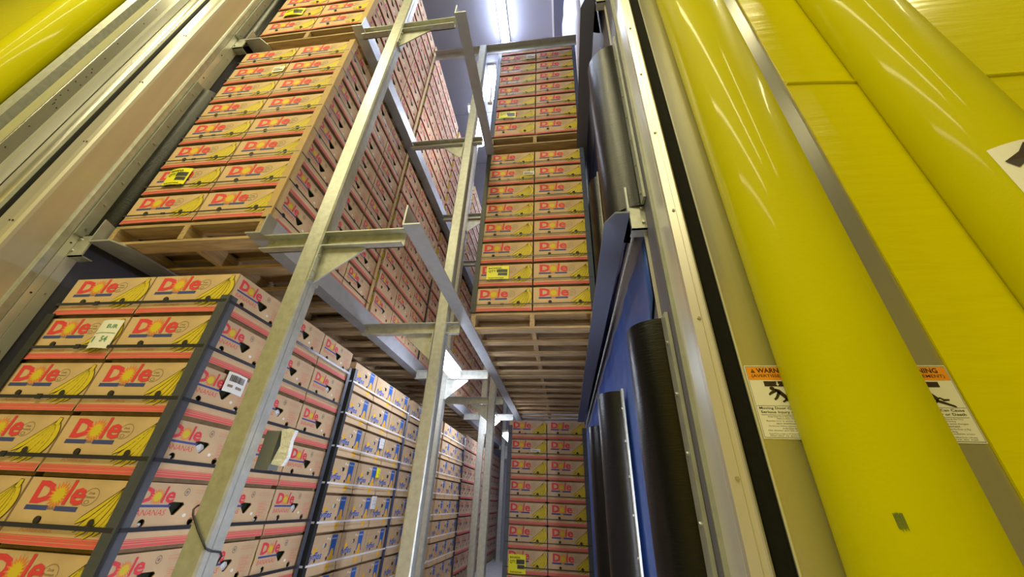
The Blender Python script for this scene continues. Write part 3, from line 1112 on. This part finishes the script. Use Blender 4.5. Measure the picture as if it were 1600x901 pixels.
FY = fyffes_side()
HOLE_SPOTS['side'] = [(0.188, 0.172, 0.024), (0.105, 0.094, 0.010)]
fy_holes = {'side': [[(0.170, 0.186), (0.206, 0.186), (0.212, 0.174), (0.204, 0.160), (0.176, 0.160), (0.166, 0.172)],
                     circ(0.108, 0.096, 0.0115), circ(0.246, 0.096, 0.0115)],
            'front': [circ(0.140, 0.095, 0.012), circ(0.386, 0.095, 0.012)]}
mb = MB()
carton_lid(mb, {'side': FY}, fy_holes)
CARTON['fy_lid'] = mb.data('fyffes_lid', False)
for s in range(3):
    mb = MB()
    carton_tray(mb, 40 + s)
    CARTON['fy_tray%d' % s] = mb.data('fyffes_tray', False)
    mb = MB()
    carton_lid(mb, {'side': FY}, fy_holes)
    carton_tray(mb, 50 + s)
    CARTON['fy_whole%d' % s] = mb.data('fyffes_whole', False)

XB = {'L': -2.668, 'R': -0.742}
NTH = ('top', 'second', 'third', 'fourth', 'fifth', 'sixth', 'seventh', 'lowest')
NTHB = ('lowest', 'second', 'third', 'fourth', 'fifth', 'sixth', 'seventh', 'topmost')
DEPTH = ('nearest', 'second', 'third', 'fourth', 'fifth', 'sixth', 'last')
STACKS = {('L', 1, k): '%s left floor stack' % DEPTH[k] for k in range(7)}
STACKS.update({('L', 2, k): '%s left stack, middle level' % DEPTH[k] for k in range(7)})
STACKS.update({('L', 3, k): '%s left stack, top level' % DEPTH[k] for k in range(7)})
STACKS.update({('R', 1, 3): 'right floor stack', ('R', 2, 1): 'right stack, middle level', ('R', 3, 1): 'right stack, top level'})
FYFFES = {('L', 1, 1), ('L', 1, 2), ('L', 1, 3)}
WITH_PARTS = {('L', 1, 0), ('L', 1, 1), ('L', 2, 0), ('R', 2, 1), ('R', 1, 3), ('L', 3, 0), ('R', 3, 1)}
PZ = {1: 0.0, 2: L2, 3: L3}
PH = 0.145
DY = 1.27


def pitch(st):
    return 0.2355 if st in FYFFES else (0.2405 if st[1] == 1 else 0.2435)


def stack_y(k):
    return 1.42 + DY * k


def rowname(st, layer):
    if st[1] == 3 and st[0] == 'L':
        return '%s row from bottom' % NTHB[layer] if layer not in (0, 7) else '%s row' % NTHB[layer]
    n = 7 - layer
    return '%s row from top' % NTH[n] if n not in (0, 7) else '%s row' % NTH[n]


def cell_name(st, i, j):
    if st[0] == 'R':
        return 'left half' if i == 0 else 'right half'
    if st[2] == 0:
        if j == 0:
            return 'left half of front' if i == 0 else 'right front corner'
        return 'middle of side' if j == 1 else 'far end of side'
    return ('near end', 'middle', 'far end')[j]


# the 300 cartons that show largest (side, level, depth, layer, column, place), and those that only show as slivers
KEEP = set('''
L10210 L10211 L10212 L10300 L10310 L10311 L10312 L10400 L10410 L10411 L10412 L10500 L10510 L10511 L10512 L10600 L10610 L10611
L10612 L10700 L10710 L10711 L10712 L11110 L11111 L11112 L11210 L11211 L11212 L11310 L11311 L11312 L11410 L11411 L11412 L11510
L11511 L11512 L11610 L11611 L11612 L11710 L11711 L11712 L12110 L12210 L12310 L12410 L12510 L12610 L12710 L13010 L13011 L13012
L13110 L13111 L13112 L13210 L13211 L13212 L13310 L13311 L13312 L13410 L13411 L13412 L13510 L13511 L13512 L13610 L13611 L13612
L13710 L13711 L13712 L14010 L14011 L14110 L14111 L14210 L14211 L14310 L14311 L14410 L14411 L14510 L14511 L14610 L14611 L14710
L14711 L16010 L16011 L16012 L16110 L16111 L16112 L16210 L16211 L16212 L16311 L16312 L16410 L16411 L16412 L16511 L16512 L16611
L16711 L20000 L20010 L20011 L20012 L20100 L20110 L20111 L20112 L20200 L20210 L20211 L20212 L20300 L20310 L20311 L20312 L20400
L20410 L20411 L20412 L20500 L20510 L20511 L20512 L20600 L20610 L20611 L20612 L20700 L20710 L20711 L20712 L21010 L21011 L21012
L21110 L21111 L21112 L21210 L21211 L21212 L21310 L21311 L21312 L21410 L21411 L21412 L21510 L21610 L21611 L21612 L21710 L21711
L21712 L22010 L22210 L22310 L22410 L22610 L22710 L23011 L23012 L23112 L23210 L23211 L23310 L23311 L23312 L23410 L23411 L23412
L23610 L23611 L23710 L23711 L24010 L24110 L24210 L24211 L24310 L24410 L24411 L30000 L30010 L30011 L30012 L30100 L30110 L30111
L30112 L30200 L30210 L30211 L30212 L30310 L30311 L30312 L30410 L30411 L30412 L30511 L30512 L30611 L30612 L30711 L30712 L31010
L31011 L31012 L31110 L31111 L31112 L31210 L31211 L31212 L31310 L31311 L31312 L31410 L31411 L31412 L31510 L31511 L31512 L31610
L31611 L31612 L31710 L31711 L31712 L32010 L32110 L32210 L32310 L32410 L32510 L33110 L33210 L33211 L33310 L33311 L33411 L33510
L33610 L33710 R13100 R13110 R13200 R13210 R13300 R13310 R13400 R13410 R13500 R13510 R13600 R13610 R13700 R13710 R21000 R21010
R21100 R21110 R21200 R21210 R21300 R21310 R21400 R21410 R21500 R21510 R21600 R21610 R21700 R21710 R31000 R31010 R31100 R31110
R31200 R31210 R31300 R31310 R31400 R31410 R31500 R31510 R31600 R31610 R31700 R31710'''.split())
SLIVERS = set('''
L12012 L12112 L12212 L12311 L12312 L12412 L12512 L12612 L12712 L14012 L14112 L14212 L14312 L14412 L14512 L14612 L14712 L15010
L15011 L15110 L15111 L15210 L15310 L15311 L15410 L15411 L15510 L15511 L15610 L15710 L15711 L16310 L16510 L16610 L16612 L16710
L16712 L22012 L22212 L22312 L22412 L22612 L22712 L23010 L23111 L23212 L23712 L24011 L24012 L24111 L24112 L24212 L24311 L24312
L24412 L25210 L25310 L25410 L25411 L26010 L26011 L26012 L26110 L26111 L26112 L26210 L26211 L26212 L26310 L26311 L26312 L26410
L26411 L26412 L30510 L32012 L32112 L32212 L32412 L32512 L32610 L32612 L32710 L32712 L33010 L33011 L33111 L33410 L33511 L33611
L33711 R13000'''.split())
rnd = random.Random(11)
NB = 0
rest = []
near_empty = {}
for st, phrase in STACKS.items():
    side, lev, k = st
    for layer in range(8):
        for i in (0, 1):
            for j in (0, 1, 2):
                if side == 'L':
                    seen = (i == 1) or (k == 0 and j == 0)
                else:
                    seen = (j == 0)
                fy = st in FYFFES
                x = XB[side] + 0.2555 + 0.510 * i + rnd.uniform(-.0005, .0005)
                y = stack_y(k) + 0.199 + 0.400 * j + rnd.uniform(-.0005, .0005)
                z = PZ[lev] + PH + pitch(st) * layer
                rz = rnd.uniform(-.0018, .0018)
                sz = (pitch(st) - 0.0015) / BH if pitch(st) < BH + 0.0015 else 1.0
                var = rnd.randrange(3)
                code = (side, lev, k, layer, i, j)
                cs = '%s%d%d%d%d%d' % code
                if cs not in KEEP:
                    if (seen or layer == 0 or side == 'R' or (j == 0 and k < 2)):
                        rest.append((x, y, z, rz, sz, fy, cs in SLIVERS or (seen and st in WITH_PARTS), var))
                    continue
                kind = 'blue-printed' if fy else 'red-printed'
                label = '%s banana carton, %s, %s, %s' % (kind, rowname(st, layer), cell_name(st, i, j), phrase)
                grp = 'banana cartons of the %s' % phrase
                pre = 'fy_' if fy else ''
                if st in WITH_PARTS:
                    e = link('banana_carton', None)
                    e.empty_display_size = 0.05
                    link('lid', CARTON[pre + 'lid'], e)
                    link('tray', CARTON[pre + 'tray%d' % var], e)
                else:
                    e = link('banana_carton', CARTON[pre + 'whole%d' % var])
                e.location = (x, y, z)
                e.rotation_euler = (0, 0, rz)
                e.scale = (1, 1, sz)
                tag(e, label, 'carton', grp)
                NB += 1
# cartons that only show as slivers or through the slats of the pallets: one mass
tmpl = {}
for nm in [a + b for a in ('', 'fy_') for b in ('whole0', 'whole1', 'whole2')]:
    me = CARTON[nm]
    tmpl[nm] = ([tuple(v.co) for v in me.vertices], [tuple(p.vertices) for p in me.polygons],
                [p.material_index for p in me.polygons], [m.name for m in me.materials])
mb = MB()
for (x, y, z, rz, sz, fy, seen, var) in rest:
    c, s = math.cos(rz), math.sin(rz)
    if seen:
        vs, fs, mi, nm = tmpl[('fy_' if fy else '') + 'whole%d' % var]
        vv = [(x + a * c - b2 * s, y + a * s + b2 * c, z + d * sz) for a, b2, d in vs]
        o = len(mb.v)
        mb.v.extend(vv)
        mb.f.extend(tuple(o + q for q in f) for f in fs)
        mb.m.extend(mb.mi(nm[q]) for q in mi)
        mb.s.extend(False for _ in fs)
    else:
        mb.box(x - BW / 2, x + BW / 2, y - BD / 2, y + BD / 2, z, z + BH * sz - 0.001, 'cardboard')
if rest:
    o = mb.build('banana_cartons', recalc=False)
    o['kind'] = 'stuff'
    tag(o, 'banana cartons filling the depths of the rack behind the front stacks', 'cartons')

# ------------------------------------------------------------------ pallets
mb = MB()
for k in range(7):
    y = 0.055 + k * (1.09 / 6)
    mb.box(-0.51, 0.51, y - 0.052, y + 0.052, 0.124, 0.144, 'wood')
PAL = {'top_deck': mb.data('top_deck')}
mb = MB()
mb.box(-0.019, 0.019, 0.0, 1.2, 0.020, 0.1235, 'wood_long')
PAL['stringer'] = mb.data('stringer')
mb = MB()
for k in range(5):
    y = 0.052 + k * (1.096 / 4)
    n = 12
    vs, fs = [], []
    hw = 0.050 if k in (0, 4) else 0.044
    for i in range(n + 1):
        x = -0.51 + 1.02 * i / n
        sag = 0.004 * math.sin(math.pi * i / n + k)
        vs += [(x, y - hw, 0.0 + max(0, sag)), (x, y + hw, 0.0 + max(0, sag)), (x, y + hw, 0.0195), (x, y - hw, 0.0195)]
        if i:
            q = 4 * i - 4
            for a in range(4):
                fs.append((q + a, q + (a + 1) % 4, q + 4 + (a + 1) % 4, q + 4 + a))
    fs += [(0, 1, 2, 3), (4 * n, 4 * n + 1, 4 * n + 2, 4 * n + 3)]
    mb.add(vs, fs, 'wood')
PAL['bottom_deck'] = mb.data('bottom_deck')

PALLETS = dict(STACKS)
PALLETS.update({('R', 2, 2): 'unseen load', ('R', 2, 3): 'unseen load', ('R', 3, 2): 'unseen load'})
for st, phrase in PALLETS.items():
    side, lev, k = st
    if st[0] == 'R' and st not in STACKS:
        label = {('R', 2, 2): 'second wooden pallet from the front under the right middle level',
                 ('R', 2, 3): 'third wooden pallet from the front under the right middle level',
                 ('R', 3, 2): 'second wooden pallet under the right top level'}[st]
    else:
        label = 'wooden pallet under the %s' % phrase
    e = empty('wooden_pallet', (XB[side] + 0.510, stack_y(k), PZ[lev] + 0.0005), label, 'pallet', 'wooden pallets under the carton stacks')
    link('top_deck', PAL['top_deck'], e)
    for xx in (-0.488, 0.0, 0.488):
        s = link('stringer', PAL['stringer'], e)
        s.location = (xx, 0, 0)
    link('bottom_deck', PAL['bottom_deck'], e)
# bottom cartons of the two pallets whose loads hide behind the right middle stack
mb = MB()
for k in (2, 3):
    for layer in range(8):
        for i in (0, 1):
            for j in (0, 1, 2):
                x = XB['R'] + 0.2555 + 0.51 * i
                y = stack_y(k) + 0.199 + 0.4 * j
                z = L2 + PH + 0.2435 * layer
                mb.box(x - BW / 2, x + BW / 2, y - BD / 2, y + BD / 2, z, z + BH - 0.001, 'cardboard')
o = mb.build('hidden_cartons')
o['kind'] = 'stuff'
tag(o, 'bottoms of banana cartons seen through the right middle pallets', 'cartons')

# ------------------------------------------------------------------ straps and corner boards
G = 0.0125


def strap(st, row, m, label, hh=0.0055, gap=0.0):
    """band round the stack at the given carton row (counted from the top)"""
    side, lev, k = st
    layer = 7 - row
    z = PZ[lev] + PH + pitch(st) * layer + ZS * min(1, pitch(st) / 0.239) - 0.004
    x0, x1 = XB[side] - G + 0.004, XB[side] + 1.021 + G - 0.004
    y0, y1 = stack_y(k) - G + 0.006, stack_y(k) + 1.20 + G - 0.006
    mb = MB()
    t = 0.0015
    c = 0.012
    base = [(x0 + c, y0), (x1 - c, y0), (x1, y0 + c), (x1, y1 - c), (x1 - c, y1), (x0 + c, y1), (x0, y1 - c), (x0, y0 + c)]
    cx, cy = (x0 + x1) / 2, (y0 + y1) / 2

    def grow(p, d):
        return (p[0] + d * (1 if p[0] > cx else -1), p[1] + d * (1 if p[1] > cy else -1))
    outer = [grow(p, t) for p in base]
    n = 8
    rr = random.Random(hash((lev, k, row)) & 0xffff)
    tilt = rr.uniform(-.004, .004)
    vs = []
    for ring, zz in ((base, -hh), (base, hh), (outer, hh), (outer, -hh)):
        vs += [(p[0], p[1], z + zz + tilt * (p[0] - cx)) for p in ring]
    fs = []
    for a in range(4):
        for i in range(n):
            fs.append((a * n + i, a * n + (i + 1) % n, ((a + 1) % 4) * n + (i + 1) % n, ((a + 1) % 4) * n + i))
    mb.add(vs, fs, m)
    # buckle
    bx = x0 + 0.22 + 0.1 * rr.random()
    mb.box(bx, bx + 0.028, y0 - 0.004, y0 + 0.0, z - hh * 1.5, z + hh * 1.5, m)
    return tag(mb.build('strapping_band'), label, 'strap', 'straps of the ' + PALLETS[st])


for st, m, word in ((('L', 1, 0), 'strap_grey', 'dark strap'), (('L', 1, 1), 'strap_white', 'white strap'), (('L', 1, 2), 'strap_white', 'white strap'),
                    (('L', 1, 3), 'strap_white', 'white strap'), (('L', 2, 0), 'strap_black', 'thin black strap'), (('R', 2, 1), 'strap_black', 'thin black strap'),
                    (('R', 1, 3), 'strap_black', 'thin black strap'), (('R', 3, 1), 'strap_black', 'thin black strap')):
    for row in range(8 if st[1] == 2 else 7):
        strap(st, row, m, '%s round the %s carton row of the %s' % (word, NTH[row], STACKS[st]), 0.0078 if st[2] == 0 and st[1] == 1 else (0.006 if st in FYFFES else 0.0045))


def corner_board(st, sx, sy, m, label, z0=0.0, z1=None, w=0.048):
    """L-shaped edge board standing at one corner of a stack"""
    side, lev, k = st
    x = XB[side] - G + 0.003 if sx < 0 else XB[side] + 1.021 + G - 0.003
    y = stack_y(k) - G + 0.005 if sy < 0 else stack_y(k) + 1.20 + G - 0.005
    zb = PZ[lev] + PH + 0.005 + z0
    zt = zb + (z1 if z1 is not None else pitch(st) * 8 - 0.01)
    mb = MB()
    t = 0.0035
    a = [(x + sx * 0, y), (x - sx * w, y), (x - sx * w, y - sy * t), (x - sx * t, y - sy * t), (x - sx * t, y - sy * w), (x, y - sy * w)]
    mb.prism(a, zb, zt, m)
    return tag(mb.build('corner_board'), label, 'corner board', 'edge boards on stack corners')


corner_board(('L', 1, 0), 1, -1, 'corner_grey', 'long dark edge board on the right front corner of nearest left floor stack', 0, 1.785, 0.05)
corner_board(('L', 1, 0), -1, -1, 'corner_black', 'black edge board on the left front corner of nearest left floor stack', 0, 1.70, 0.05)
corner_board(('L', 1, 0), 1, 1, 'corner_grey', 'grey edge board on the far side corner of nearest left floor stack', 0, 1.80, 0.035)
corner_board(('L', 1, 1), 1, -1, 'corner_black', 'dark edge board on the near side corner of second left floor stack', 0, 1.82, 0.035)
corner_board(('L', 1, 1), 1, 1, 'corner_blue', 'dark blue edge board on the far side corner of second left floor stack', 0, 1.80, 0.045)
corner_board(('L', 1, 3), 1, 1, 'corner_black', 'dark edge board on the far corner of fourth left floor stack', 0, 1.85, 0.06)
corner_board(('R', 1, 3), -1, -1, 'corner_grey', 'dark edge board on the left corner of the right floor stack', 0, 1.86, 0.055)
corner_board(('R', 1, 3), 1, -1, 'corner_grey', 'dark edge board on the right corner of the right floor stack', 0, 1.84, 0.055)
corner_board(('R', 2, 1), -1, -1, 'corner_black', 'black edge board on the left corner of right stack at middle level', 0, None, 0.045)
corner_board(('R', 2, 1), 1, -1, 'corner_blue', 'dark blue edge board on the right corner of right stack at middle level', 0, None, 0.045)
corner_board(('R', 3, 1), -1, -1, 'corner_blue', 'dark blue edge board on the left corner of right stack at top level', 0, None, 0.05)
corner_board(('R', 3, 1), 1, -1, 'corner_blue', 'dark blue edge board on the right corner of right stack at top level', 0, None, 0.045)
corner_board(('L', 2, 0), 1, -1, 'corner_tan', 'tan cardboard edge board on the corner of nearest left middle stack', 0, None, 0.05)
corner_board(('L', 2, 0), 1, 1, 'corner_tan', 'tan edge board on the far side corner of nearest left middle stack', 0, None, 0.04)
corner_board(('L', 2, 1), 1, 1, 'corner_black', 'thin black edge board on the far corner of second left middle stack', 0, 1.1, 0.03)
corner_board(('L', 3, 0), 1, -1, 'corner_tan', 'tan cardboard edge board on the corner of nearest left top stack', 0, None, 0.05)
corner_board(('L', 3, 0), 1, 1, 'corner_tan', 'tan edge board on the far side corner of nearest left top stack', 0, None, 0.05)


# ------------------------------------------------------------------ paper tags and labels
def front_tag(st, row, u, zc, w, hgt, m, label, lines=(), bend=0.0):
    """paper stuck on the front of a stack; u measured from its left edge"""
    side, lev, k = st
    z = PZ[lev] + PH + pitch(st) * (7 - row) + zc
    x = XB[side] + u
    y = stack_y(k) - 0.0045
    mb = MB()
    n = 8
    vs, fs = [], []
    for i in range(n + 1):
        for jj in (0, 1):
            zz = z - hgt / 2 + hgt * jj
            cut = 0.0
            yy = y - bend * math.sin(math.pi * i / n) - (0.0085 * max(0, (ZS - (zc - hgt / 2)) / ZS) if jj == 0 else 0)
            vs.append((x + w * i / n, yy, zz))
        if i:
            fs.append((2 * i - 2, 2 * i, 2 * i + 1, 2 * i - 1))
    mb.add(vs, fs, m)
    p = Print()
    for ln in lines:
        if ln[0] == 'bar':
            p.rect(ln[1], 1, ln[2] * w, ln[3] * w, ln[4] * hgt, ln[5] * hgt, 4)
        else:
            p.text(ln[1], 1, ln[2], ln[3] * w, ln[4] * hgt, ln[5] * w, ln[6] * hgt, 0.02)

    def put(a, b, off):
        s = min(max(a / w, 0), 1)
        yy = y - bend * math.sin(math.pi * s) - 0.0085 * max(0, (ZS - (zc - hgt / 2)) / ZS) * (1 - b / hgt) - off - 0.0006
        return (x + a, yy, z - hgt / 2 + b)
    p.onto(mb, put)
    o = mb.build('paper_tag', recalc=False)
    return tag(o, label, 'label', 'paper tags stuck on cartons')


YT = (('text', 'sign_black', 'BANANA', 0.08, 0.78, 0.60, 0.12), ('text', 'sign_black', 'QTY', 0.08, 0.50, 0.34, 0.20),
      ('bar', 'corner_black', 0.46, 0.93, 0.50, 0.74), ('bar', 'corner_black', 0.52, 0.93, 0.26, 0.46),
      ('text', 'sign_black', 'bananas', 0.12, 0.06, 0.66, 0.08))
front_tag(('L', 2, 0), 6, 0.12, 0.155, 0.165, 0.150, 'tag_yellow', 'yellow paper tag on the nearest left stack at middle level', YT, 0.010)
front_tag(('L', 3, 0), 6, 0.12, 0.150, 0.200, 0.130, 'tag_yellow', 'yellow paper tag on the nearest left stack at top level', YT, 0.010)
front_tag(('R', 2, 1), 6, 0.10, 0.150, 0.200, 0.135, 'tag_yellow', 'yellow paper tag on the right stack at middle level', YT, 0.006)
front_tag(('R', 3, 1), 6, 0.08, 0.150, 0.200, 0.115, 'tag_yellow', 'yellow paper tag on the right stack at top level', YT, 0.006)
front_tag(('R', 1, 3), 6, 0.06, 0.105, 0.200, 0.180, 'tag_yellow', 'square yellow paper tag low on the right floor stack', YT, 0.004)
WT = (('bar', 'ink_green', 0.05, 0.95, 0.52, 0.54), ('text', 'ink_green', '54', 0.55, 0.22, 0.25, 0.2), ('text', 'ink_green', '1', 0.10, 0.22, 0.1, 0.2),
      ('text', 'ink_green', 'EUR', 0.5, 0.70, 0.4, 0.14))
front_tag(('L', 1, 0), 1, 0.37, 0.140, 0.125, 0.150, 'paper', 'white paper label with green print on the nearest left floor stack', WT, 0.012)
WL = (('bar', 'ink_grey', 0.08, 0.9, 0.25, 0.45), ('bar', 'ink_grey', 0.08, 0.6, 0.6, 0.72))
front_tag(('L', 2, 0), 1, 0.40, 0.15, 0.10, 0.075, 'paper', 'small white label near the top of nearest left middle stack', WL)
front_tag(('R', 2, 1), 1, 0.395, 0.155, 0.115, 0.055, 'paper', 'small white label near the top of right middle stack', WL)
front_tag(('R', 1, 3), 1, 0.30, 0.112, 0.125, 0.035, 'paper', 'narrow white label on the second row of right floor stack', WL)
front_tag(('R', 3, 1), 1, 0.38, 0.155, 0.115, 0.10, 'paper', 'small white label near the top of right top stack', WL)


def side_tag(st, row, v, zc, w, hgt, m, label, barcode=False):
    side, lev, k = st
    z = PZ[lev] + PH + pitch(st) * (7 - row) + zc
    x = XB[side] + 1.021 + 0.0045
    y = stack_y(k) + v
    mb = MB()
    n = 6
    vs, fs = [], []
    for i in range(n + 1):
        bx = 0.006 * math.sin(math.pi * 1.4 * i / n)
        vs += [(x + bx, y + w * i / n, z - hgt / 2), (x + bx, y + w * i / n, z + hgt / 2)]
        if i:
            fs.append((2 * i - 2, 2 * i, 2 * i + 1, 2 * i - 1))
    mb.add(vs, fs, m)
    p = Print()
    if barcode:
        rr = random.Random(5)
        xx = 0.12
        while xx < 0.86:
            ww = rr.choice((0.015, 0.025, 0.04))
            p.rect('sign_black', 1, xx * w, (xx + ww) * w, 0.55 * hgt, 0.88 * hgt)
            xx += ww + rr.choice((0.015, 0.025))
        p.rect('ink_grey', 1, 0.12 * w, 0.35 * w, 0.25 * hgt, 0.38 * hgt)
        p.rect('ink_grey', 1, 0.5 * w, 0.86 * w, 0.25 * hgt, 0.38 * hgt)
    else:
        p.rect('ink_grey', 1, 0.2 * w, 0.7 * w, 0.3 * hgt, 0.4 * hgt)
        p.rect('ink_grey', 1, 0.2 * w, 0.8 * w, 0.6 * hgt, 0.68 * hgt)
    p.onto(mb, lambda a, b2, off: (x + 0.006 * math.sin(math.pi * 1.4 * min(max(a / w, 0), 1)) + off + 0.0008, y + a, z - hgt / 2 + b2))
    return tag(mb.build('paper_tag', recalc=False), label, 'label', 'paper tags stuck on cartons')


side_tag(('L', 1, 0), 2, 0.175, 0.205, 0.130, 0.095, 'paper', 'white barcode label on the side of the nearest left floor stack', True)
side_tag(('L', 1, 1), 2, 0.675, 0.185, 0.105, 0.085, 'paper', 'white label on the third row of second left floor stack')
side_tag(('L', 1, 1), 3, 0.73, 0.185, 0.085, 0.075, 'tag_yellow', 'small yellow tag on the side of the second left floor stack')
side_tag(('L', 1, 1), 4, 0.74, 0.195, 0.110, 0.095, 'paper', 'white label on the fourth row of second left floor stack')
